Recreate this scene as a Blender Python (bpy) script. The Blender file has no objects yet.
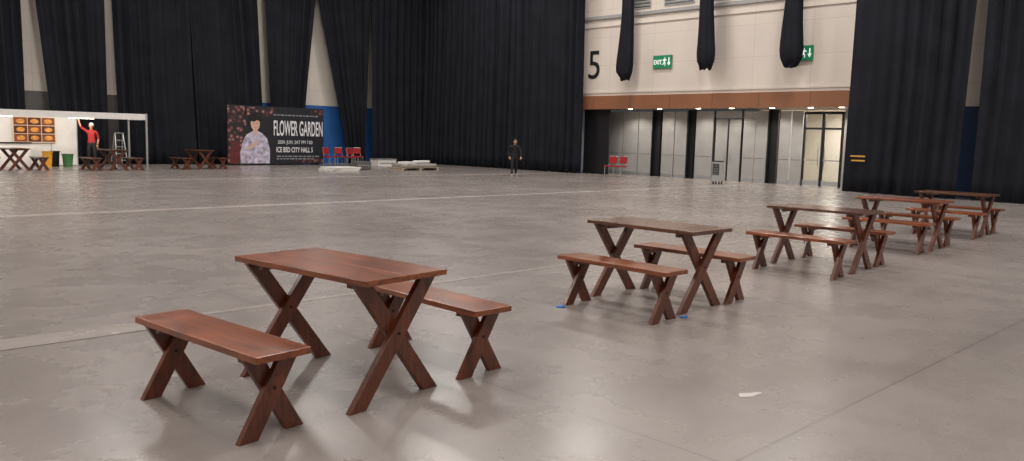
import bpy, bmesh, math, random
from mathutils import Vector, Matrix
random.seed(7)
scene=bpy.context.scene
COL=scene.collection
try:
    scene.view_settings.view_transform='Standard'
    scene.view_settings.look='None'
except Exception: pass
rad=math.radians

# ------------------------------------------------------------------ materials
def s2l(c):
    return tuple(((x/255)/12.92 if x/255<=.04045 else (((x/255)+.055)/1.055)**2.4) for x in c)
def mat(name,rgb,rough=.6,metal=0,spec=.5,emit=None,es=0,noise=0,nscale=8,bump=0):
    m=bpy.data.materials.new(name); m.use_nodes=True
    nt=m.node_tree; b=nt.nodes['Principled BSDF']
    c=s2l(rgb)
    b.inputs['Base Color'].default_value=(*c,1)
    b.inputs['Roughness'].default_value=rough
    b.inputs['Metallic'].default_value=metal
    b.inputs['Specular IOR Level'].default_value=spec
    if emit:
        b.inputs['Emission Color'].default_value=(*s2l(emit),1); b.inputs['Emission Strength'].default_value=es
    tc=nt.nodes.new('ShaderNodeTexCoord'); n=nt.nodes.new('ShaderNodeTexNoise')
    n.inputs['Scale'].default_value=nscale; n.inputs['Detail'].default_value=5
    nt.links.new(tc.outputs['Object'],n.inputs['Vector'])
    if noise:
        r=nt.nodes.new('ShaderNodeValToRGB')
        r.color_ramp.elements[0].position=.3; r.color_ramp.elements[1].position=.7
        r.color_ramp.elements[0].color=(*[x*(1-noise) for x in c],1)
        r.color_ramp.elements[1].color=(*[min(1,x*(1+noise)) for x in c],1)
        nt.links.new(n.outputs['Fac'],r.inputs['Fac']); nt.links.new(r.outputs['Color'],b.inputs['Base Color'])
    if bump:
        bp=nt.nodes.new('ShaderNodeBump'); bp.inputs['Strength'].default_value=bump; bp.inputs['Distance'].default_value=.02
        nt.links.new(n.outputs['Fac'],bp.inputs['Height']); nt.links.new(bp.outputs['Normal'],b.inputs['Normal'])
    return m

def wood(name,dark,light,rough=.35,gs=(26,1.6,26),coat=.25):
    m=bpy.data.materials.new(name); m.use_nodes=True
    nt=m.node_tree; N=nt.nodes; L=nt.links; b=N['Principled BSDF']
    tc=N.new('ShaderNodeTexCoord'); oi=N.new('ShaderNodeObjectInfo')
    add=N.new('ShaderNodeVectorMath'); add.operation='ADD'
    sc=N.new('ShaderNodeVectorMath'); sc.operation='SCALE'; sc.inputs[0].default_value=(3,5,2)
    L.new(oi.outputs['Random'],sc.inputs['Scale'])
    L.new(tc.outputs['Object'],add.inputs[0]); L.new(sc.outputs[0],add.inputs[1])
    mp=N.new('ShaderNodeMapping'); mp.inputs['Scale'].default_value=gs
    L.new(add.outputs[0],mp.inputs['Vector'])
    n=N.new('ShaderNodeTexNoise'); n.inputs['Scale'].default_value=1.3; n.inputs['Detail'].default_value=8; n.inputs['Roughness'].default_value=.7; n.inputs['Distortion'].default_value=.8
    L.new(mp.outputs[0],n.inputs['Vector'])
    r=N.new('ShaderNodeValToRGB'); r.color_ramp.elements[0].position=.34; r.color_ramp.elements[1].position=.66
    r.color_ramp.elements[0].color=(*s2l(dark),1); r.color_ramp.elements[1].color=(*s2l(light),1)
    L.new(n.outputs['Fac'],r.inputs['Fac'])
    n2=N.new('ShaderNodeTexNoise'); n2.inputs['Scale'].default_value=4; n2.inputs['Detail'].default_value=6; n2.inputs['Roughness'].default_value=.7
    L.new(add.outputs[0],n2.inputs['Vector'])
    r2=N.new('ShaderNodeValToRGB'); r2.color_ramp.elements[0].position=.35; r2.color_ramp.elements[1].position=.75
    r2.color_ramp.elements[0].color=(.66,.64,.62,1); r2.color_ramp.elements[1].color=(1.45,1.36,1.25,1)
    L.new(n2.outputs['Fac'],r2.inputs['Fac'])
    mx=N.new('ShaderNodeMix'); mx.data_type='RGBA'; mx.blend_type='MULTIPLY'; mx.inputs[0].default_value=1
    L.new(r.outputs['Color'],mx.inputs[6]); L.new(r2.outputs['Color'],mx.inputs[7])
    L.new(mx.outputs[2],b.inputs['Base Color'])
    rr=N.new('ShaderNodeMapRange'); rr.inputs['To Min'].default_value=rough-.08; rr.inputs['To Max'].default_value=rough+.12
    L.new(n2.outputs['Fac'],rr.inputs['Value']); L.new(rr.outputs[0],b.inputs['Roughness'])
    b.inputs['Coat Weight'].default_value=coat; b.inputs['Coat Roughness'].default_value=.16
    bp=N.new('ShaderNodeBump'); bp.inputs['Strength'].default_value=.15; bp.inputs['Distance'].default_value=.004
    L.new(n.outputs['Fac'],bp.inputs['Height']); L.new(bp.outputs[0],b.inputs['Normal'])
    return m

M_top=wood('wood_top',(82,34,13),(160,84,38),.29,coat=.5)
M_leg=wood('wood_leg',(62,26,13),(116,57,30),.36,(20,20,2.2),.3)
M_dtop=wood('wood_top_dark',(62,32,18),(108,62,36),.27,coat=.55)
M_curt=mat('black_fabric',(27,28,35),.85,spec=.2,noise=.25,nscale=1.2)
M_white=mat('white_paint',(225,222,218),.5,noise=.04,nscale=3)
M_alu=mat('aluminium',(190,192,195),.35,.8)
M_dark=mat('dark_metal',(35,35,38),.4,.5)
M_red=mat('red_fabric',(150,24,30),.8,noise=.2,nscale=30)
M_grey=mat('grey_panel',(162,161,160),.45,.1,noise=.06,nscale=2)
M_green=mat('exit_green',(20,120,80),.5,emit=(20,130,85),es=.2)
M_signw=mat('sign_white',(240,245,240),.5,emit=(240,245,240),es=.4)
M_black=mat('black_paint',(18,18,20),.6)
M_skin=mat('skin',(196,146,118),.55,noise=.05,nscale=20)
M_hair=mat('hair_black',(22,18,17),.6,noise=.3,nscale=60)
M_blackc=mat('black_clothes',(24,24,28),.85,noise=.3,nscale=25)
M_shoe=mat('pale_shoes',(190,188,186),.6)
M_whc=mat('white_cloth',(226,222,218),.8,noise=.06,nscale=20)
M_lamp=mat('lamp_emit',(255,240,215),.5,emit=(255,236,205),es=14)

# floor
def floor_mat(name='polished_concrete',tint=1.0,worn=0):
    m=bpy.data.materials.new(name); m.use_nodes=True
    nt=m.node_tree;N=nt.nodes;L=nt.links;b=N['Principled BSDF']
    tc=N.new('ShaderNodeTexCoord')
    def noise(s,d=6,r=.6,dist=0,scale3=None):
        n=N.new('ShaderNodeTexNoise');n.inputs['Scale'].default_value=s;n.inputs['Detail'].default_value=d;n.inputs['Roughness'].default_value=r;n.inputs['Distortion'].default_value=dist
        src=tc.outputs['Object']
        if scale3:
            mp=N.new('ShaderNodeMapping');mp.inputs['Scale'].default_value=scale3;L.new(src,mp.inputs['Vector']);src=mp.outputs[0]
        L.new(src,n.inputs['Vector']);return n
    def ramp(n,p0,c0,p1,c1):
        r=N.new('ShaderNodeValToRGB');r.color_ramp.elements[0].position=p0;r.color_ramp.elements[1].position=p1
        r.color_ramp.elements[0].color=(*c0,1);r.color_ramp.elements[1].color=(*c1,1);L.new(n.outputs['Fac'],r.inputs['Fac']);return r
    def mul(a,bb,f=1,mode='MULTIPLY'):
        x=N.new('ShaderNodeMix');x.data_type='RGBA';x.blend_type=mode;x.inputs[0].default_value=f
        L.new(a,x.inputs[6]);L.new(bb,x.inputs[7]);return x.outputs[2]
    k=tint
    big=noise(.3,5,.5,.2);r1=ramp(big,.3,[x*k for x in s2l((130,122,118))],.7,[x*k for x in s2l((149,141,137))])
    med=noise(1.3,9,.62,.2);r2=ramp(med,.28,(.91,.905,.90),.72,(1.06,1.06,1.06))
    st=noise(1,6,.6,.3,scale3=(.5,3.2,1));r3=ramp(st,.35,(.96,.955,.95),.65,(1.03,1.03,1.03))
    fine=noise(38,6,.75);r4=ramp(fine,.3,(.89,.89,.89),.7,(1.08,1.08,1.08))
    wsp=noise(14,3,.55);r6=ramp(wsp,.70,(0,0,0),.80,(.035,.035,.035))
    c=mul(r1.outputs[0],r2.outputs[0]);c=mul(c,r3.outputs[0]);c=mul(c,r4.outputs[0]);c=mul(c,r6.outputs[0],1,'ADD')
    sc=noise(1.6,4,.5,.5,scale3=(3.5,.25,1));r7=ramp(sc,.615,(1,1,1),.63,(.95,.945,.94));e=r7.color_ramp.elements.new(.645);e.color=(1,1,1,1)
    c=mul(c,r7.outputs[0])
    if worn:
        wn=noise(2.5,6,.7);r8=ramp(wn,.34,(.72,.72,.72),.52,(1,1,1));c=mul(c,r8.outputs[0])
    br=N.new('ShaderNodeTexBrick');br.offset=0;br.inputs['Scale'].default_value=1;br.inputs['Brick Width'].default_value=4.75;br.inputs['Row Height'].default_value=4.77;br.inputs['Mortar Size'].default_value=.009
    br.inputs['Color1'].default_value=(1,1,1,1);br.inputs['Color2'].default_value=(.94,.94,.94,1);br.inputs['Mortar'].default_value=(.74,.73,.72,1)
    mp=N.new('ShaderNodeMapping');mp.inputs['Location'].default_value=(1.2,2.75,0);L.new(tc.outputs['Object'],mp.inputs['Vector']);L.new(mp.outputs[0],br.inputs['Vector'])
    c=mul(c,br.outputs['Color'])
    L.new(c,b.inputs['Base Color'])
    mr=N.new('ShaderNodeMapRange');mr.inputs['From Min'].default_value=.3;mr.inputs['From Max'].default_value=.7
    mr.inputs['To Min'].default_value=.24;mr.inputs['To Max'].default_value=.31
    L.new(med.outputs['Fac'],mr.inputs['Value']);L.new(mr.outputs[0],b.inputs['Roughness'])
    b.inputs['Specular IOR Level'].default_value=.5
    bp=N.new('ShaderNodeBump');bp.inputs['Strength'].default_value=.025;bp.inputs['Distance'].default_value=.01
    L.new(med.outputs['Fac'],bp.inputs['Height']);L.new(bp.outputs[0],b.inputs['Normal'])
    return m
M_floor=floor_mat()
M_strip=floor_mat('trench_cover',1.32)
M_strip2=floor_mat('floor_marking',1.85,1)
M_groove=mat('joint_dark',(76,68,64),.7)

# ------------------------------------------------------------------ mesh helpers
class MB:
    def __init__(s,name,mats):
        s.bm=bmesh.new(); s.name=name; s.mats=mats
    def box(s,c,size,mi=0,rot=None):
        r=bmesh.ops.create_cube(s.bm,size=1)
        M=Matrix.Translation(c)@((rot.to_4x4()) if rot else Matrix.Identity(4))@Matrix.Diagonal((*size,1))
        bmesh.ops.transform(s.bm,matrix=M,verts=r['verts'])
        for f in {f for v in r['verts'] for f in v.link_faces}: f.material_index=mi
    def prism(s,pts,ext,mi=0):
        a=[s.bm.verts.new(p) for p in pts]; b=[s.bm.verts.new(Vector(p)+Vector(ext)) for p in pts]
        n=len(pts); fs=[s.bm.faces.new(a),s.bm.faces.new(b[::-1])]
        for i in range(n): fs.append(s.bm.faces.new((a[(i+1)%n],a[i],b[i],b[(i+1)%n])))
        for f in fs: f.material_index=mi
    def tube(s,p0,p1,r,mi=0,seg=10,r2=None):
        p0=Vector(p0);p1=Vector(p1);d=p1-p0
        q=d.to_track_quat('Z','Y')
        res=bmesh.ops.create_cone(s.bm,cap_ends=True,segments=seg,radius1=r,radius2=r if r2 is None else r2,depth=d.length)
        M=Matrix.Translation((p0+p1)/2)@q.to_matrix().to_4x4()
        bmesh.ops.transform(s.bm,matrix=M,verts=res['verts'])
        for f in {f for v in res['verts'] for f in v.link_faces}: f.material_index=mi
    def sphere(s,c,sz,mi=0,u=16,v=10):
        res=bmesh.ops.create_uvsphere(s.bm,u_segments=u,v_segments=v,radius=1)
        bmesh.ops.transform(s.bm,matrix=Matrix.Translation(c)@Matrix.Diagonal((*sz,1)),verts=res['verts'])
        for f in {f for v in res['verts'] for f in v.link_faces}: f.material_index=mi; f.smooth=True
    def poly(s,pts,mi=0):
        f=s.bm.faces.new([s.bm.verts.new(p) for p in pts]); f.material_index=mi
    def done(s,loc=(0,0,0),rz=0,bevel=0,parent=None):
        bmesh.ops.recalc_face_normals(s.bm,faces=s.bm.faces)
        me=bpy.data.meshes.new(s.name); s.bm.to_mesh(me); s.bm.free()
        for m in s.mats: me.materials.append(m)
        o=bpy.data.objects.new(s.name,me); COL.objects.link(o)
        o.location=loc; o.rotation_euler=(0,0,rz)
        if parent: o.parent=parent
        if bevel:
            b=o.modifiers.new('bevel','BEVEL'); b.width=bevel; b.segments=2; b.limit_method='ANGLE'
        return o
def empty(name,loc=(0,0,0),rz=0):
    e=bpy.data.objects.new(name,None); COL.objects.link(e); e.location=loc; e.rotation_euler=(0,0,rz); e.empty_display_size=.2
    return e
def MX(loc): # faces -X
    return Matrix(((0,0,-1,loc[0]),(-1,0,0,loc[1]),(0,1,0,loc[2]),(0,0,0,1)))
def MY(loc): # faces -Y
    return Matrix(((1,0,0,loc[0]),(0,0,-1,loc[1]),(0,1,0,loc[2]),(0,0,0,1)))

# ------------------------------------------------------------------ picnic furniture
def xlegs(mb,u,fw,tw,zt,c,th,mi):
    for k,sgn in enumerate((1,-1)):
        y=u+(th/2+.0005)*(1 if k else -1)-th/2
        w0=-fw*sgn; w1=tw*sgn
        mb.prism([(w0-c/2,y,0),(w0+c/2,y,0),(w1+c/2,y,zt),(w1-c/2,y,zt)],(0,th,0),mi)
    mb.tube((0,u-th-.006,zt*fw/(fw+tw)),(0,u+th+.006,zt*fw/(fw+tw)),.011,2,8)
def table(loc,dev,top=None):
    mb=MB('wooden_table',[top or M_top,M_leg,M_dark])
    L,W,h=1.30,.66,.78
    for i in (-1,1):
        mb.box((i*W/4,0,h-.0175),(W/2-.0015,L,.035),0)
    for e in (-1,1):
        xlegs(mb,e*.535,.315,.25,h-.035,.125,.042,1)
        mb.box((0,e*.44,h-.035-.02),(W*.82,.05,.04),1)
    return mb.done((loc[0],loc[1],0),rad(dev),.004)
def bench(loc,dev,top=None):
    mb=MB('wooden_bench',[top or M_top,M_leg,M_dark])
    L,W,h=1.30,.33,.472
    mb.box((0,0,h-.019),(W,L,.038),0)
    for e in (-1,1):
        xlegs(mb,e*.515,.155,.10,h-.038,.115,.04,1)
        mb.box((0,e*.44,h-.038-.0175),(W*.8,.045,.035),1)
    return mb.done((loc[0],loc[1],0),rad(dev),.004)
table((2.82,4.45),6.5); bench((1.99,4.38),5.5); bench((3.65,4.51),-.5)
table((6.74,4.78),-1.5,M_dtop); bench((6.01,4.67),-1.5); bench((7.35,4.75),0)
table((10.52,4.81),.5,M_dtop); bench((9.70,4.73),.5); bench((11.22,4.83),-.5)
table((13.82,4.99),-.5); bench((13.08,4.95),0); bench((14.56,5.05),1)
table((16.90,5.16),-.5,M_dtop); bench((16.18,5.1),0); bench((17.64,5.2),0)
for (x,y,t) in [(7.7,33.1,M_dtop),(10.8,32.5,M_dtop),(14.2,32.7,M_dtop)]:
    table((x,y),2,t); bench((x-.78,y-.05),3,t); bench((x+.78,y+.05),0,t)

# ------------------------------------------------------------------ room shell
XW=29.6   # door wall plane
YB=38.0   # back wall plane
XL,YF,ZC=-12,-12,13
mb=MB('floor',[M_floor]); mb.poly([(XL,YF,0),(36,YF,0),(36,YB,0),(XL,YB,0)]); mb.done()
def strip(y,w,x0,x1,m,edge):
    mb=MB('trim_floor_strip',[m,M_groove]); x=x0
    while x<x1-.1:
        ln=min(3.0,x1-x); mb.box((x+ln/2,y,.001),(ln-.012,w,.004),0); x+=ln
    if edge:
        for e in (-1,1): mb.box(((x0+x1)/2,y+e*(w/2+.008),.0008),(x1-x0,.014,.003),1)
        mb.box((x1+.008,y,.0008),(.016,w+.03,.003),1)
    mb.done()
strip(6.74,.34,XL+.2,2.45,M_strip,True)
strip(6.86,.08,2.48,28,M_strip,False)
strip(16.35,.25,XL+.2,28.5,M_strip2,False)
strip(25.9,.22,XL+.2,28.5,M_strip2,False)
M_ceil=mat('ceiling_dark',(70,70,74),.9,noise=.1)
mb=MB('ceiling',[M_ceil]); mb.poly([(XL,YF,ZC),(36,YF,ZC),(36,YB,ZC),(XL,YB,ZC)]); mb.done()
def wall_mat(name,rgb,axis):
    m=mat(name,rgb,.7,noise=.04,nscale=.7); nt=m.node_tree;N=nt.nodes;L=nt.links;b=N['Principled BSDF']
    src=b.inputs['Base Color'].links[0].from_socket
    tc=N.new('ShaderNodeTexCoord');sp=N.new('ShaderNodeSeparateXYZ');cb=N.new('ShaderNodeCombineXYZ');L.new(tc.outputs['Object'],sp.inputs[0])
    L.new(sp.outputs[axis],cb.inputs[0]);L.new(sp.outputs[2],cb.inputs[1])
    br=N.new('ShaderNodeTexBrick');br.offset=0;br.inputs['Scale'].default_value=1;br.inputs['Brick Width'].default_value=2.4;br.inputs['Row Height'].default_value=1.25;br.inputs['Mortar Size'].default_value=.010
    br.inputs['Color1'].default_value=(1,1,1,1);br.inputs['Color2'].default_value=(.98,.98,.98,1);br.inputs['Mortar'].default_value=(.82,.8,.78,1)
    L.new(cb.outputs[0],br.inputs['Vector'])
    x=N.new('ShaderNodeMix');x.data_type='RGBA';x.blend_type='MULTIPLY';x.inputs[0].default_value=1
    L.new(src,x.inputs[6]);L.new(br.outputs['Color'],x.inputs[7]);L.new(x.outputs[2],b.inputs['Base Color']);return m
M_wallR=wall_mat('wall_paint_panels',(218,207,196),1)
M_wallB=wall_mat('wall_paint_back',(210,202,192),0)
M_blue=mat('blue_dado',(36,92,160),.6,noise=.08,nscale=2)
M_blued=mat('navy_dado',(34,56,92),.6,noise=.08,nscale=2)
M_dado=mat('grey_dado',(96,92,90),.6,noise=.08,nscale=2)
OY0,OY1,OZ=12.2,25.8,3.05
mb=MB('wall_right',[M_wallR,M_blue,M_blued])
mb.box((XW+.15,(YF+OY0)/2,(3+ZC)/2),(.3,OY0-YF,ZC-3),0); mb.box((XW+.15,(YF+OY0)/2,1.5),(.3,OY0-YF,3),2)
mb.box((XW+.15,(YB+OY1)/2,(3+ZC)/2),(.3,YB-OY1,ZC-3),0); mb.box((XW+.15,(YB+OY1)/2,1.5),(.3,YB-OY1,3),1)
mb.box((XW+.15,(OY0+OY1)/2,(OZ+ZC)/2),(.3,OY1-OY0,ZC-OZ),0)
mb.done()
mb=MB('wall_back',[M_wallB,M_blue,M_dado])
mb.box(((XL+XW)/2,YB+.15,(3+ZC)/2),(XW-XL,.3,ZC-3),0)
mb.box(((19.6+XW)/2,YB+.15,1.5),(XW-19.6,.3,3),1); mb.box(((XL+19.6)/2,YB+.15,1.5),(19.6-XL,.3,3),2); mb.done()
mb=MB('wall_left',[M_wallR]); mb.box((XL-.15,(YF+YB)/2,ZC/2),(.3,YB-YF,ZC)); mb.done()
mb=MB('wall_front',[M_wallB]); mb.box((12,YF-.15,ZC/2),(48,.3,ZC)); mb.done()
# brown wood band
M_band=mat('wood_band',(140,92,64),.45,noise=.12,nscale=.8)
mb=MB('trim_portal_band',[M_band,M_groove])
mb.box((XW-.06,(OY0+OY1)/2,3.31),(.12,OY1-OY0+.3,.60),0)
y=OY0
while y<OY1+.1:
    mb.box((XW-.122,y,3.31),(.004,.02,.6),1); y+=2.1
mb.done()
mb=MB('trim_wall_ledge',[M_wallR,M_grey])
mb.box((XW-.05,(OY0+OY1)/2,7.15),(.1,OY1-OY0+1,.14),1)
mb.box((XW-.03,(OY0+OY1)/2,6.75),(.06,OY1-OY0+1,.05),0)
mb.box((XW-.02,(OY0+OY1)/2,3.78),(.04,OY1-OY0+1,.1),0)
mb.done()
M_vent=mat('vent_grey',(120,118,116),.5,.2)
for yc in (22.6,20.4,18.3,16.2,14.1):
    mb=MB('air_vent',[M_grey,M_vent])
    mb.box((XW-.02,yc,8.0),(.04,1.5,1.3),0)
    for k in range(9): mb.box((XW-.05,yc,7.45+k*.137),(.05,1.38,.05),1,Matrix.Rotation(.5,3,'Y'))
    mb.done()
# entrance recess
XD=31.0
M_soff=mat('soffit_white',(190,180,170),.7)
mb=MB('wall_entrance_recess',[M_grey,M_soff,M_black,M_groove])
mb.box(((XW+.3+XD+.2)/2,(OY0+OY1)/2,OZ+.05),(XD-XW+.6,OY1-OY0,.1),1)
mb.box(((XW+XD)/2+.2,OY0-.05,OZ/2),(XD-XW+.2,.1,OZ),0)
mb.box(((XW+XD)/2+.2,OY1+.05,OZ/2),(XD-XW+.2,.1,OZ),0)
mb.box((XD+.1,25.45,OZ/2),(.08,.7,OZ),0)
mb.done()
mb=MB('black_screen_panel',[M_black,M_dark]); mb.box((29.98,24.97,1.5),(.06,1.5,2.98),0); mb.box((29.98,24.97,.03),(.3,1.5,.04),1); mb.done()
for a,b in [(25.06,24.2),(24.16,23.3),(23.26,22.53),(21.94,21.3),(21.26,20.64),(20.16,19.3),(17.85,17.32),(17.28,16.76),(16.22,15.75),(15.71,15.25)]:
    mb=MB('door_panel',[M_grey,M_groove,M_alu])
    mb.box((XD,(a+b)/2,1.47),(.06,a-b,2.94),0)
    mb.box((XD-.034,(a+b)/2,1.0),(.008,(a-b)*.9,.012),1)
    mb.box((XD-.034,(a+b)/2,.08),(.008,(a-b)*.98,.16),2)
    mb.done()
for a,b in ((22.5,22.0),(20.58,20.22),(16.72,16.28)):
    mb=MB('door_gap_frame',[M_dark,M_black])
    mb.box((XD-.02,a-.03,1.5),(.10,.05,3.0),0); mb.box((XD-.02,b+.03,1.5),(.10,.05,3.0),0)
    mb.box((XD+.10,(a+b)/2,1.5),(.02,a-b-.02,3.0),1); mb.done()
mb=MB('door_1',[M_grey,M_dark,M_alu])
mb.box((XD+.02,18.9,1.3),(.05,.56,2.6),0); mb.box((XD+.02,18.25,1.3),(.05,.56,2.6),0)
mb.box((XD,18.57,1.3),(.03,.02,2.6),1); mb.box((XD+.01,18.57,2.8),(.06,1.36,.3),0)
mb.box((XD,19.22,1.5),(.08,.05,3),1); mb.box((XD,17.92,1.5),(.08,.05,3),1)
for e in (-.12,.12): mb.tube((XD-.06,18.57+e,.85),(XD-.06,18.57+e,1.25),.015,2)
mb.done()
M_glass=bpy.data.materials.new('door_glass'); M_glass.use_nodes=True
nt=M_glass.node_tree; nt.nodes.clear()
o_=nt.nodes.new('ShaderNodeOutputMaterial');g_=nt.nodes.new('ShaderNodeBsdfGlossy');t_=nt.nodes.new('ShaderNodeBsdfTransparent');m_=nt.nodes.new('ShaderNodeMixShader')
g_.inputs['Roughness'].default_value=.05;t_.inputs['Color'].default_value=(.88,.89,.89,1);m_.inputs[0].default_value=.10
nt.links.new(t_.outputs[0],m_.inputs[1]);nt.links.new(g_.outputs[0],m_.inputs[2]);nt.links.new(m_.outputs[0],o_.inputs[0])
mb=MB('door_2',[M_alu,M_glass,M_dark])
y0,y1=13.65,15.17
for yc,w in ((y0,.07),(y1,.07),((y0+y1)/2,.10)): mb.box((XD,yc,1.45),(.1,w,2.9),2)
for z,h in ((2.86,.1),(2.25,.08),(.12,.2),(1.02,.05)): mb.box((XD,(y0+y1)/2,z),(.08,y1-y0,h),2 if z>2 else 0)
mb.box((XD,(y0+y1)/2,1.45),(.012,y1-y0,2.8),1)
for e in (-.13,.13): mb.tube((XD-.08,(y0+y1)/2+e,.75),(XD-.08,(y0+y1)/2+e,1.5),.018,0)
mb.done()
mb=MB('door_side_panel',[M_grey]); mb.box((XD,12.95,1.5),(.08,1.25,2.98)); mb.done()
M_corr=mat('corridor_wall',(212,204,190),.6,noise=.06,nscale=1)
mb=MB('wall_corridor',[M_corr,M_dark])
mb.box((34.4,14.5,1.5),(.1,6,3)); mb.box((32.9,11.6,1.5),(3,.1,3)); mb.box((32.9,17.4,1.5),(3,.1,3)); mb.box((32.9,14.5,3.05),(3,6,.1))
mb.box((34.3,13.0,1.05),(.06,.9,2.1),1)
mb.done()
def area(name,loc,size,pw,col=(1,.95,.9),rot=(0,0,0)):
    l=bpy.data.lights.new(name,'AREA'); l.shape='SQUARE'; l.size=size; l.energy=pw; l.color=col
    o=bpy.data.objects.new(name,l); COL.objects.link(o); o.location=loc; o.rotation_euler=rot; return o
area('corridor_lamp',(32.7,14.3,2.95),1.2,230,(1,.94,.85))
for yc in (23.2,21.6,19.6,18.0,16.2,14.6,13.4):
    mb=MB('soffit_downlight',[M_alu,M_lamp])
    mb.tube((30.2,yc,OZ-.02),(30.2,yc,OZ+.0),.13,0,20); mb.tube((30.2,yc,OZ-.03),(30.2,yc,OZ-.021),.10,1,20); mb.done()
    l=bpy.data.lights.new('soffit_light','SPOT'); l.energy=100; l.spot_size=rad(140); l.spot_blend=.6; l.color=(1,.92,.80); l.shadow_soft_size=.1
    o=bpy.data.objects.new('soffit_light',l); COL.objects.link(o); o.location=(30.2,yc,OZ-.06)

# number 5 and exit signs
c=bpy.data.curves.new('wall_number_five','FONT'); c.body='5'; c.size=1.85; c.extrude=.01; c.materials.append(M_black)
o=bpy.data.objects.new('wall_number_five',c); COL.objects.link(o); o.matrix_world=MX((XW-.02,25.36,4.42))@Matrix.Diagonal((.92,1,1,1))
def exit_sign(y,z):
    e=empty('exit_sign',(XW-.08,y,z))
    w,h=.94,.54
    mb=MB('panel',[M_green,M_alu]); mb.box((0,0,0),(.05,w,h),0); mb.box((.03,0,0),(.02,w+.03,h+.03),1); mb.done(parent=e)
    c=bpy.data.curves.new('lettering','FONT'); c.body='EXIT'; c.size=.27; c.extrude=.003; c.offset=.004; c.materials.append(M_signw)
    o=bpy.data.objects.new('lettering',c); COL.objects.link(o); o.parent=e
    o.matrix_local=MX((-.03,w/2-.03,-.1))@Matrix.Diagonal((.78,1,1,1))
    mb=MB('running_figure',[M_signw])
    def P(pts):
        mb.prism([(-.027,-a,b) for a,b in pts],(-.004,0,0))
    cx=.12
    P([(cx+.02*math.cos(k*math.pi/4)+.02, .17+.025*math.sin(k*math.pi/4)) for k in range(8)])
    P([(cx-.03,.12),(cx+.05,.13),(cx+.03,-.02),(cx-.03,-.02)])
    P([(cx-.03,.0),(cx+.01,.0),(cx+.07,-.08),(cx+.05,-.18),(cx+.02,-.17),(cx+.03,-.09)])
    P([(cx-.02,.0),(cx+.02,-.02),(cx-.05,-.12),(cx-.12,-.13),(cx-.12,-.10),(cx-.06,-.09)])
    P([(cx+.04,.12),(cx+.12,.06),(cx+.1,.03),(cx+.03,.08)])
    P([(cx-.02,.12),(cx-.1,.05),(cx-.08,.03),(cx-.01,.08)])
    ax=.35
    P([(ax-.02,.17),(ax+.03,.17),(ax+.03,-.03),(ax+.09,-.03),(ax+.005,-.17),(ax-.08,-.03),(ax-.02,-.03)])
    mb.done(parent=e)
exit_sign(21.08,5.0); exit_sign(14.8,5.02)

# ------------------------------------------------------------------ curtains
def curtain(axis,plane,b0,b1,t0,t1,amp=.12,fold=.42,seed=0,zt=11.5,z0=.03,ref=7.0):
    rnd=random.Random(seed)
    W=abs(b1-b0); n=max(3,int(max(W,abs(t1-t0))/fold)); nu=n*10; nz=20
    ph=[rnd.uniform(0,6.28) for _ in range(6)]
    bm=bmesh.new(); g=[]
    for j in range(nz+1):
        z=z0+(zt-z0)*j/nz; k=z/ref; row=[]
        for i in range(nu+1):
            s=i/nu
            u=(b0+(b1-b0)*s)*(1-k)+(t0+(t1-t0)*s)*k
            ss=s+.012*math.sin(9*s+ph[0])+.01*math.sin(.5*z+ph[1])
            a=amp*(.65+.35*math.sin(5*s+ph[2]+z*.15))
            d=a*math.sin(2*math.pi*n*ss+ph[3])+.4*a*math.sin(2*math.pi*n*.37*ss+ph[4]+.2*z)+.2*a*math.sin(2*math.pi*n*2.3*ss+ph[5])
            p=(u,plane+d,z) if axis=='x' else (plane+d,u,z)
            row.append(bm.verts.new(p))
        g.append(row)
    for j in range(nz):
        for i in range(nu):
            f=bm.faces.new((g[j][i],g[j][i+1],g[j+1][i+1],g[j+1][i])); f.smooth=True
    me=bpy.data.meshes.new('black_curtain'); bm.to_mesh(me); bm.free(); me.materials.append(M_curt)
    o=bpy.data.objects.new('black_curtain',me); COL.objects.link(o)
    sd=o.modifiers.new('thickness','SOLIDIFY'); sd.thickness=.012
    return o
YC=37.3
for k,(b0,b1,t0,t1) in enumerate([(4.0,9.2,4.0,9.1),(10.23,12.26,9.6,12.25),(12.75,16.2,12.55,15.95),(16.15,19.55,15.85,19.15),(20.0,21.5,19.65,22.2),(24.3,25.35,22.75,25.6),(25.85,29.3,25.8,29.3)]):
    curtain('x',YC,b0,b1,t0,t1,seed=k)
curtain('y',29.15,31.2,37.55,31.2,37.55,seed=20)
curtain('y',29.15,27.9,31.25,27.9,31.25,seed=21)
curtain('y',29.1,25.2,27.95,25.2,27.95,seed=22)
curtain('y',28.2,8.65,12.3,8.5,12.25,seed=23,amp=.1)
curtain('y',28.2,1.0,8.2,1.0,8.2,seed=24,amp=.1)
mb=MB('curtain_track',[M_dark]); mb.tube((4,YC,11.62),(29.0,YC,11.62),.05); mb.done()
mb=MB('curtain_track',[M_dark]); mb.tube((29.1,25,11.62),(29.1,37,11.62),.05); mb.done()
mb=MB('curtain_track',[M_dark]); mb.tube((28.2,1,11.62),(28.2,12.3,11.62),.05); mb.done()
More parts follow.
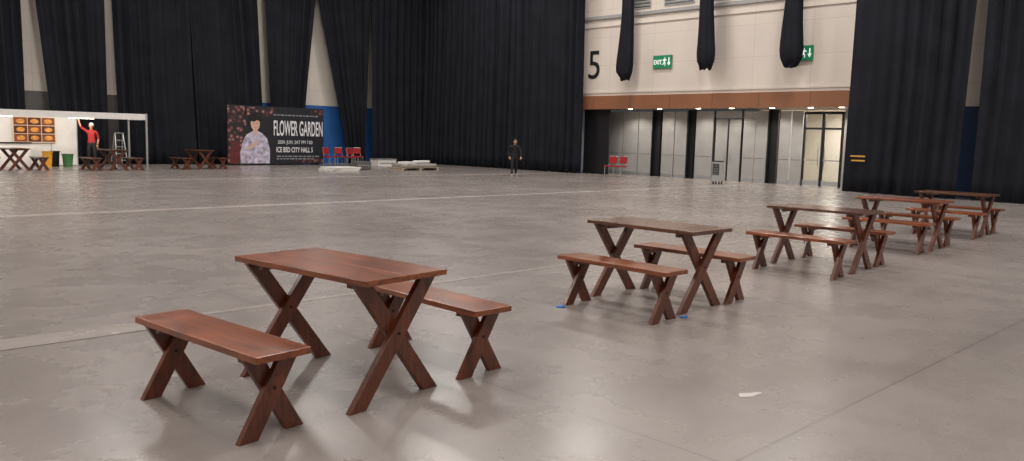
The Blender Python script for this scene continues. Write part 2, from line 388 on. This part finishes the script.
def bundle(x,y,zb,w,seed):
    rnd=random.Random(seed); bm=bmesh.new(); nz=26; ns=28; g=[]
    p=[rnd.uniform(0,6.28) for _ in range(4)]
    for j in range(nz+1):
        t=j/nz; z=zb+(11.5-zb)*t
        prof=min(1,.62+.9*math.sqrt(t*3)) if t<.1 else 1.0-.30*math.sin(min(1,(t-.1)/.5)*math.pi/2)
        row=[]
        for i in range(ns):
            a=2*math.pi*i/ns
            r=w/2*prof*(1+.14*math.sin(6*a+p[0]+z*.2)+.08*math.sin(11*a+p[1])+.05*math.sin(2*a+z))
            row.append(bm.verts.new((x+.7*r*math.cos(a),y+r*math.sin(a)+.05*math.sin(z*.9+p[2]),z+(.12*math.sin(3*a+p[3]) if j==0 else 0))))
        g.append(row)
    for j in range(nz):
        for i in range(ns):
            f=bm.faces.new((g[j][i],g[j][(i+1)%ns],g[j+1][(i+1)%ns],g[j+1][i])); f.smooth=True
    bm.faces.new(g[0][::-1]); bm.faces.new(g[-1])
    me=bpy.data.meshes.new('hanging_drape_bundle'); bm.to_mesh(me); bm.free(); me.materials.append(M_curt)
    o=bpy.data.objects.new('hanging_drape_bundle',me); COL.objects.link(o)
bundle(28.9,22.6,4.3,.72,1); bundle(28.9,18.6,4.6,.72,2); bundle(28.9,14.85,4.55,.76,3)
M_yel=mat('yellow_tape',(206,150,60),.6)
mb=MB('hazard_tape_strips',[M_yel]); mb.box((27.98,11.74,1.27),(.02,.5,.05)); mb.box((27.98,11.72,1.12),(.02,.46,.05)); mb.done()

# ------------------------------------------------------------------ concert banner
def flower_mat():
    m=bpy.data.materials.new('printed_flowers');m.use_nodes=True;nt=m.node_tree;N=nt.nodes;L=nt.links;b=N['Principled BSDF'];b.inputs['Roughness'].default_value=.6
    tc=N.new('ShaderNodeTexCoord');v=N.new('ShaderNodeTexVoronoi');v.inputs['Scale'].default_value=5;L.new(tc.outputs['Object'],v.inputs['Vector'])
    r=N.new('ShaderNodeValToRGB');cr=r.color_ramp;cr.elements[0].position=0;cr.elements[0].color=(*s2l((186,160,160)),1);cr.elements[1].position=.6;cr.elements[1].color=(*s2l((34,32,34)),1)
    e=cr.elements.new(.3);e.color=(*s2l((110,60,60)),1)
    L.new(v.outputs['Distance'],r.inputs['Fac']);L.new(r.outputs['Color'],b.inputs['Base Color']);return m
M_flow=flower_mat()
M_ban=mat('banner_black',(26,27,34),.6,noise=.2,nscale=1.5)
M_prt=mat('banner_print_white',(225,225,228),.6)
M_prg=mat('banner_print_grey',(140,140,146),.6)
BX0,BX1,BY,BH=16.9,21.9,35.9,2.75
e=empty('concert_banner',(BX0,BY,0))
mb=MB('backdrop',[M_ban,M_flow,M_dark]); W=BX1-BX0
mb.box((W/2,0,BH/2+.03),(W,.06,BH-.04),0)
mb.box((.45,-.034,BH/2+.03),(.9,.006,BH-.1),1)
mb.box((1.6,-.034,BH-.25),(1.5,.006,.4),1); mb.box((4.2,-.034,.2),(1.5,.006,.2),1); mb.box((4.6,-.034,BH-.18),(.75,.006,.25),1)
for x in (.3,W/2,W-.3):
    mb.tube((x,.06,.02),(x,.06,BH),.025,2); mb.box((x,.35,.02),(.05,.8,.04),2); mb.tube((x,.7,.03),(x,.06,1.5),.015,2)
mb.done(parent=e)
M_shirt=mat('print_shirt',(180,172,190),.6,noise=.5,nscale=6)
M_face=mat('print_skin',(206,168,150),.6)
M_lip=mat('print_lips',(168,90,88),.6); M_rprint=mat('print_dark_red',(96,34,34),.6,noise=.3,nscale=5)
mb=MB('printed_singer',[M_shirt,M_face,M_hair,M_rprint,M_lip])
def BP(pts,d,mi): mb.prism([(a,-.04-d,b) for a,b in pts],(0,-.002,0),mi)
def ell(cx,cz,rx,rz,n=24): return [(cx+rx*math.cos(2*math.pi*i/n),cz+rz*math.sin(2*math.pi*i/n)) for i in range(n)]
BP([(.1,.08),(.6,.08),(.62,.8),(.5,1.1),(.2,1.05),(.08,.6)],0,3)
BP([(.62,.08),(2.08,.08),(2.1,.7),(1.96,1.25),(1.7,1.5),(1.46,1.6),(1.2,1.58),(.92,1.42),(.72,1.05),(.6,.6)],.003,0)
BP(ell(1.34,2.02,.34,.44),.004,2)
BP([(1.22,1.45),(1.5,1.45),(1.46,1.8),(1.26,1.8)],.006,1)
BP(ell(1.36,1.93,.23,.31),.009,1)
BP([(1.06,1.9),(1.04,2.25),(1.2,2.45),(1.42,2.5),(1.62,2.4),(1.66,2.15),(1.61,1.9),(1.56,2.06),(1.45,2.1),(1.3,2.02),(1.16,2.05)],.012,2)
for x in (1.28,1.45): BP(ell(x,1.96,.035,.015,10),.012,2)
BP(ell(1.37,1.76,.05,.014,10),.012,4)
BP([(1.0,.7),(1.45,.95),(1.5,1.08),(1.4,1.12),(.98,.86)],.006,1)
mb.done(parent=e)
def btext(body,x,z,size,sx,m,bold=0):
    c=bpy.data.curves.new('lettering','FONT'); c.body=body; c.size=size; c.extrude=.002; c.offset=bold; c.materials.append(m)
    o=bpy.data.objects.new('lettering',c); COL.objects.link(o); o.parent=e; o.matrix_local=MY((x,-.045,z))@Matrix.Diagonal((sx,1,1,1))
btext('FLOWER GARDEN',2.28,1.42,1.0,.325,M_prt,.014)
btext('2024. JUN. SAT PM 7:00',2.5,1.02,.24,.78,M_prt)
btext('ICE BSD CITY HALL 5',2.42,.62,.34,.62,M_prt,.006)
mb=MB('small_print',[M_prg])
for z,x0,x1 in ((2.38,2.3,4.6),(.42,2.45,4.75),(.3,2.45,4.3)):
    x=x0
    while x<x1:
        l=random.uniform(.08,.25); mb.box((x+l/2,-.036,z),(l,.01,.06)); x+=l+.06
mb.done(parent=e)

# ------------------------------------------------------------------ exhibition booth
e=empty('exhibition_booth',(0,0,0))
bx0,bx1,by0,by1,bh=5.0,12.8,34.5,36.5,2.18
mb=MB('booth_frame',[M_white,M_alu])
for x in (bx0,7.3,bx1):
    for y in (by0,by1):
        if x==7.3 and y==by0: continue
        mb.box((x,y,bh/2),(.07,.07,bh),1)
mb.box(((bx0+bx1)/2,by0,bh-.14),(bx1-bx0,.05,.24),0); mb.box((bx1,(by0+by1)/2,bh-.14),(.05,by1-by0,.24),0); mb.box((bx0,(by0+by1)/2,bh-.14),(.05,by1-by0,.24),0)
mb.box(((bx0+bx1)/2,by1,bh-.03),(bx1-bx0,.05,.05),1)
mb.done(parent=e)
mb=MB('back_panels',[M_white,M_alu])
x=bx0
while x<10.6:
    mb.box((x+.48,by1,bh/2-.05),(.94,.04,bh-.14),0); mb.box((x+.96,by1-.01,bh/2-.05),(.035,.05,bh-.1),1); x+=.96
mb.done(parent=e)
mb=MB('booth_tube_lamp',[M_alu,M_lamp])
for xx in (7.6,10.4):
    mb.box((xx,34.62,bh-.22),(1.0,.08,.05),0); mb.tube((xx-.45,34.66,bh-.26),(xx+.45,34.66,bh-.26),.018,1)
mb.done(parent=e)
for xx in (7.6,10.4):
    a_=area('booth_light',(xx,34.72,bh-.3),.5,15,(1,.88,.72),(rad(40),0,0))
M_food=mat('menu_photo_food',(222,150,70),.6,noise=.4,nscale=14)
M_plate=mat('menu_photo_plate',(232,214,180),.6)
M_menu=mat('menu_board_brown',(128,66,36),.6,noise=.2,nscale=6); M_menud=mat('menu_card_dark',(86,36,20),.6,noise=.2,nscale=6)
mb=MB('menu_board',[M_plate,M_menu,M_menud,M_food])
mb.box((9.2,36.42,1.42),(1.5,.04,1.02),0)
for i in range(3):
    for j in range(3):
        cx,cz=8.71+i*.49,1.1+j*.325
        mb.box((cx,36.395,cz),(.46,.02,.295),1+(i+j)%2)
        mb.prism([(cx+.15*math.cos(k*math.pi/6),36.384,cz+.09*math.sin(k*math.pi/6)) for k in range(12)],(0,-.006,0),3)
mb.done(parent=e)
M_yb=mat('yellow_bin',(226,160,50),.5); M_gb=mat('green_bin',(70,120,70),.5)
def bin_(x,y,m,name,h=.6,w=.36):
    mb=MB(name,[m,M_dark])
    mb.tube((x,y,0),(x,y,h),w/2*.8,0,20,w/2); mb.tube((x,y,h-.03),(x,y,h+.01),w/2+.02,0,20); mb.tube((x,y,h-.0),(x,y,h+.012),w/2-.02,1,20); mb.done()
bin_(9.3,35.2,M_yb,'yellow_bucket'); bin_(10.05,35.3,M_gb,'green_bucket',.5,.4); bin_(9.7,35.7,M_dark,'black_bucket',.6,.34)
mb=MB('serving_counter',[M_white,M_dark]); mb.box((8.0,35.7,.45),(1.6,.5,.9),0); mb.box((8.0,35.7,.92),(1.7,.6,.04),1); mb.done(bevel=.01)
mb=MB('step_ladder',[M_alu])
for sx in (-.22,.22):
    mb.tube((12.0+sx,35.0,0),(12.0+sx*.7,35.3,1.35),.022); mb.tube((12.0+sx,35.7,0),(12.0+sx*.7,35.36,1.35),.02)
for k in range(1,5):
    t=k/5; mb.box((12.0,35.0+.3*t,1.35*t),(.44-.13*t,.07,.025))
mb.box((12.0,35.33,1.37),(.36,.14,.03)); mb.done()

# ------------------------------------------------------------------ chairs
def chair(loc,rz,m,name='red_chair'):
    mb=MB(name,[m,M_alu])
    z=0
    for sx in (-.19,.19):
        mb.tube((sx,-.2,z),(sx,-.18,z+.43),.013,1,8); mb.tube((sx,.24,z),(sx,.19,z+.45),.013,1,8); mb.tube((sx,.19,z+.45),(sx,.27,z+.88),.013,1,8)
        mb.tube((sx,-.18,z+.43),(sx,.19,z+.43),.012,1,8)
    mb.box((0,0,z+.455),(.43,.43,.055),0)
    mb.box((0,.25,z+.73),(.40,.045,.30),0,Matrix.Rotation(-.17,3,'X'))
    mb.tube((-.19,.27,z+.88),(.19,.27,z+.88),.013,1,8)
    o=mb.done((loc[0],loc[1],0),rz,.012); return o
for i,(x,y,r) in enumerate([(21.4,34.5,.3),(22.05,34.6,-.2),(22.7,34.5,.1),(23.3,34.9,-.3),(22.3,33.8,.5)]): chair((x,y),r,M_red)
for x,y,r in [(28.6,22.95,-1.4),(28.5,22.35,-1.6)]: chair((x,y),r,M_red)

mb=MB('white_board_stack',[M_white])
for k in range(3): mb.box((19+.05*k,29.9,.03+.06*k),(1.4,1.0,.05),0,Matrix.Rotation(.05*k,3,'Z'))
mb.done(bevel=.005)
mb=MB('grey_equipment_case',[M_dado,M_alu]); mb.box((20.6,30.6,.2),(.7,.5,.36),0); mb.box((20.6,30.34,.2),(.72,.02,.03),1)
for sx in (-.28,.28):
    for sy in (-.18,.18): mb.tube((20.6+sx,30.6+sy,0),(20.6+sx,30.6+sy,.03),.03,1)
mb.done(bevel=.01)
mb=MB('white_crate',[M_white,M_alu]); mb.box((24.2,34.0,.17),(1.1,.7,.34),0); mb.box((24.2,34.0,.36),(1.16,.76,.05),1); mb.box((24.2,33.64,.17),(1.0,.02,.04),1); mb.done(bevel=.01)
M_carp=mat('carpet_grey',(150,146,142),.95,noise=.15,nscale=12); M_pal=mat('pallet_wood',(176,160,140),.8,noise=.1)
mb=MB('carpet_pallet',[M_pal,M_carp,M_white])
for k in range(5): mb.box((23.1,29.6+k*.22,.12),(2.2,.12,.02),0)
for x in (22.1,23.1,24.1): mb.box((x,30.04,.055),(.1,1.0,.11),0)
for k in range(4): mb.tube((22.1,29.72+k*.2,.21),(24.1,29.72+k*.2,.21),.085,1,14)
mb.box((22.7,30.0,.34),(.7,.6,.09),2,Matrix.Rotation(.3,3,'Z')); mb.tube((22.9,29.8,.37),(24.0,30.1,.37),.07,2,12)
mb.done()
mb=MB('floor_fan_unit',[M_grey,M_dark,M_alu])
mb.box((28.1,17.2,.48),(.32,.38,.76),0); mb.box((27.93,17.2,.58),(.02,.28,.42),1)
for k in range(6): mb.box((27.92,17.2,.42+k*.065),(.02,.26,.012),2)
mb.box((28.1,17.2,.88),(.28,.32,.05),1)
for a in (-.1,.1):
    for b_ in (-.13,.13): mb.tube((28.1+a,17.2+b_,0),(28.1+a,17.2+b_,.1),.03,1)
mb.done(bevel=.01)
M_bl=mat('blue_cloth',(40,120,200),.7,noise=.2,nscale=30)
for (x,y,s) in [(5.725,5.13,.038),(6.29,4.12,.03)]:
    mb=MB('blue_foot_pad',[M_bl])
    pts=[(x+s*1.1*math.cos(a)*(1+.25*math.sin(3*a)),y+s*1.1*math.sin(a)*(1+.3*math.cos(2*a)),.0) for a in [k*math.pi/7 for k in range(14)]]
    mb.prism(pts,(0,0,.012)); mb.done()
M_scuff=mat('dried_paint',(186,180,175),.6)
mb=MB('paint_spot',[M_scuff])
mb.prism([(4.67+.075*math.cos(a)*(1+.3*math.sin(2*a+1)),2.54+.045*math.sin(a-.6)*(1+.3*math.cos(3*a)),.0005) for a in [k*math.pi/8 for k in range(16)]],(0,0,.002)); mb.done()

# ------------------------------------------------------------------ people
def skinned(name,nodes,edges,root,mats,fn,parent,lv=2):
    names=list(nodes); me=bpy.data.meshes.new(name)
    me.from_pydata([nodes[n][0] for n in names],[(names.index(a),names.index(b)) for a,b in edges],[])
    o=bpy.data.objects.new(name,me); COL.objects.link(o)
    o.modifiers.new('s','SKIN'); sv=me.skin_vertices[0].data
    for i,n in enumerate(names):
        r=nodes[n][1]; r=(r,r) if not isinstance(r,tuple) else r
        sv[i].radius=r; sv[i].use_root=(n==root)
    ss=o.modifiers.new('ss','SUBSURF'); ss.levels=lv; ss.render_levels=lv
    dg=bpy.context.evaluated_depsgraph_get(); dg.update()
    nm=bpy.data.meshes.new_from_object(o.evaluated_get(dg)); o.modifiers.clear(); o.data=nm
    nm.materials.clear()
    for m in mats: nm.materials.append(m)
    for p in nm.polygons: p.use_smooth=True; p.material_index=fn(p.center)
    o.parent=parent; return o
def head(parent,c,rz,cap=None,tilt=0):
    mb=MB('head',[M_skin,M_hair,M_whc,M_black])
    mb.sphere((0,0,0),(.076,.095,.112),0,20,14); mb.sphere((0,-.012,-.055),(.058,.075,.062),0)
    mb.sphere((0,-.098,-.018),(.013,.02,.024),0,10,8)
    for s in (-1,1):
        mb.sphere((s*.079,.005,-.01),(.012,.022,.032),0,10,8)
        mb.sphere((s*.03,-.084,.008),(.014,.012,.009),2,10,8); mb.sphere((s*.03,-.094,.008),(.006,.005,.007),3,8,6)
        mb.box((s*.03,-.09,.028),(.032,.012,.006),1)
    mb.box((0,-.085,-.062),(.042,.016,.01),3)
    mb.sphere((0,.018,.03),(.086,.098,.098),2 if cap else 1,20,14)
    o=mb.done(parent=parent); o.location=c; o.rotation_euler=(tilt,0,rz); return o
def hand(parent,w,d,side,s=1):
    d=Vector(d).normalized(); up=Vector((0,0,1)); n=d.cross(up); 
    if n.length<.1: n=d.cross(Vector((1,0,0)))
    n.normalize(); k=n.cross(d).normalized()
    w=Vector(w); nd={'w':(w,.022),'p':(w+d*.045,(.024,.034))}; ed=[('w','p')]
    for i,(off,l) in enumerate([(-.03,.065),(-.01,.078),(.01,.072),(.028,.056)]):
        a=w+d*.085+n*off; b=a+d*l*.5-k*.006; c=b+d*l*.45-k*.02
        nd['a%d'%i]=(a,.0095);nd['b%d'%i]=(b,.0085);nd['c%d'%i]=(c,.007); ed+=[('p','a%d'%i),('a%d'%i,'b%d'%i),('b%d'%i,'c%d'%i)]
    t=w+d*.03+n*.04*side; t2=t+d*.035+n*.022*side; nd['t']=(t,.011); nd['t2']=(t2,.009); ed+=[('p','t'),('t','t2')]
    return skinned('hand',nd,ed,'w',[M_skin],lambda c:0,parent,1)
# person in black walking in front of the curtains
P=empty('walking_person',(24.1,24.5,0),rad(-30)); P.scale=(.90,.90,.885)
nd=dict(pel=((0,.02,.93),(.15,.115)),sp=((0,.0,1.10),(.13,.105)),ch=((0,-.03,1.30),(.165,.12)),nk=((0,-.07,1.47),.056),hd=((0,-.09,1.54),.05))
ed=[('pel','sp'),('sp','ch'),('ch','nk'),('nk','hd')]
for s,n,sw in ((-1,'L',1),(1,'R',-1)):
    nd['sh'+n]=((s*.19,-.03,1.40),.066)
    nd['el'+n]=((s*.29,-.03+.10*sw,1.13),.05);nd['wr'+n]=((s*.25,-.17+.06*sw,.92),.031)
    nd['hp'+n]=((s*.10,.01,.86),.098);nd['kn'+n]=((s*.13,-.10*sw-.04,.48),.066)
    nd['an'+n]=((s*.15,-.22*sw+.04,.10),.043);nd['to'+n]=((s*.18,-.22*sw-.12,.042),(.044,.036))
    ed+=[('ch','sh'+n),('sh'+n,'el'+n),('el'+n,'wr'+n),('pel','hp'+n),('hp'+n,'kn'+n),('kn'+n,'an'+n),('an'+n,'to'+n)]
skinned('body',nd,ed,'pel',[M_blackc,M_skin,M_shoe],lambda c: 1 if c.z>1.48 and abs(c.x)<.1 else (2 if c.z<.09 else 0),P)
head(P,(0,-.11,1.62),0,tilt=.2); hand(P,(-.25,-.11,.92),(.1,-.3,-.9),1); hand(P,(.25,-.23,.92),(-.1,-.3,-.9),-1)
P=empty('booth_worker',(10.95,35.3,0),rad(-35))
M_redc=mat('red_shirt',(160,38,38),.8,noise=.15,nscale=20); M_pants=mat('dark_trousers',(40,36,44),.8,noise=.2,nscale=20)
nd=dict(pel=((0,0,.95),(.15,.11)),sp=((0,.0,1.12),(.125,.1)),ch=((0,0,1.32),(.155,.11)),nk=((0,0,1.49),.056),hd=((0,-.01,1.56),.05))
ed=[('pel','sp'),('sp','ch'),('ch','nk'),('nk','hd')]
for s,n in ((-1,'L'),(1,'R')):
    nd['sh'+n]=((s*.18,0,1.42),.062)
    if s<0: nd['el'+n]=((s*.34,-.12,1.56),.046);nd['wr'+n]=((s*.38,-.25,1.80),.03)
    else: nd['el'+n]=((s*.25,.03,1.14),.046);nd['wr'+n]=((s*.24,-.08,.90),.03)
    nd['hp'+n]=((s*.09,0,.88),.095);nd['kn'+n]=((s*.11,-.02,.49),.062);nd['an'+n]=((s*.12,.02,.09),.042);nd['to'+n]=((s*.14,-.15,.04),(.042,.035))
    ed+=[('ch','sh'+n),('sh'+n,'el'+n),('el'+n,'wr'+n),('pel','hp'+n),('hp'+n,'kn'+n),('kn'+n,'an'+n),('an'+n,'to'+n)]
def fnw(c):
    if c.z>1.50 and abs(c.x)<.1: return 1
    if c.z<.09: return 3
    if c.z<.97 and not (c.x>.19): return 2
    if c.x<-.33 and c.z>1.6: return 1
    if c.x>.19 and c.z<1.1: return 1
    return 0
skinned('body',nd,ed,'pel',[M_redc,M_skin,M_pants,M_black],fnw,P)
head(P,(0,-.02,1.64),-.4,cap=True); hand(P,(-.38,-.25,1.80),(-.05,-.2,1),-1); hand(P,(.24,-.08,.90),(0,-.2,-1),1)

# ------------------------------------------------------------------ lights
for ix,x in enumerate((-6,2,10,18,25)):
    for iy,y in enumerate((-6,3,12,21,30)):
        pw=405
        if x<0 or y<0: pw=320
        if x==25: pw=450
        area('high_bay_lamp',(x,y,12.4),1.6,pw,(1,.948,.90))
w=bpy.data.worlds.new('hall_ambient'); scene.world=w; w.use_nodes=True
w.node_tree.nodes['Background'].inputs[0].default_value=(.9,.9,1,1); w.node_tree.nodes['Background'].inputs[1].default_value=.05

# ------------------------------------------------------------------ camera
cd=bpy.data.cameras.new('camera'); cam=bpy.data.objects.new('camera',cd); COL.objects.link(cam)
cd.sensor_width=36; cd.lens=816/1024*36; cd.clip_end=300
cam.matrix_world=Matrix.Translation((0,0,1.6))@Matrix.Rotation(rad(-44.5),4,'Z')@Matrix.Rotation(rad(90-6.5),4,'X')@Matrix.Rotation(rad(1.48),4,'Z')
scene.camera=cam
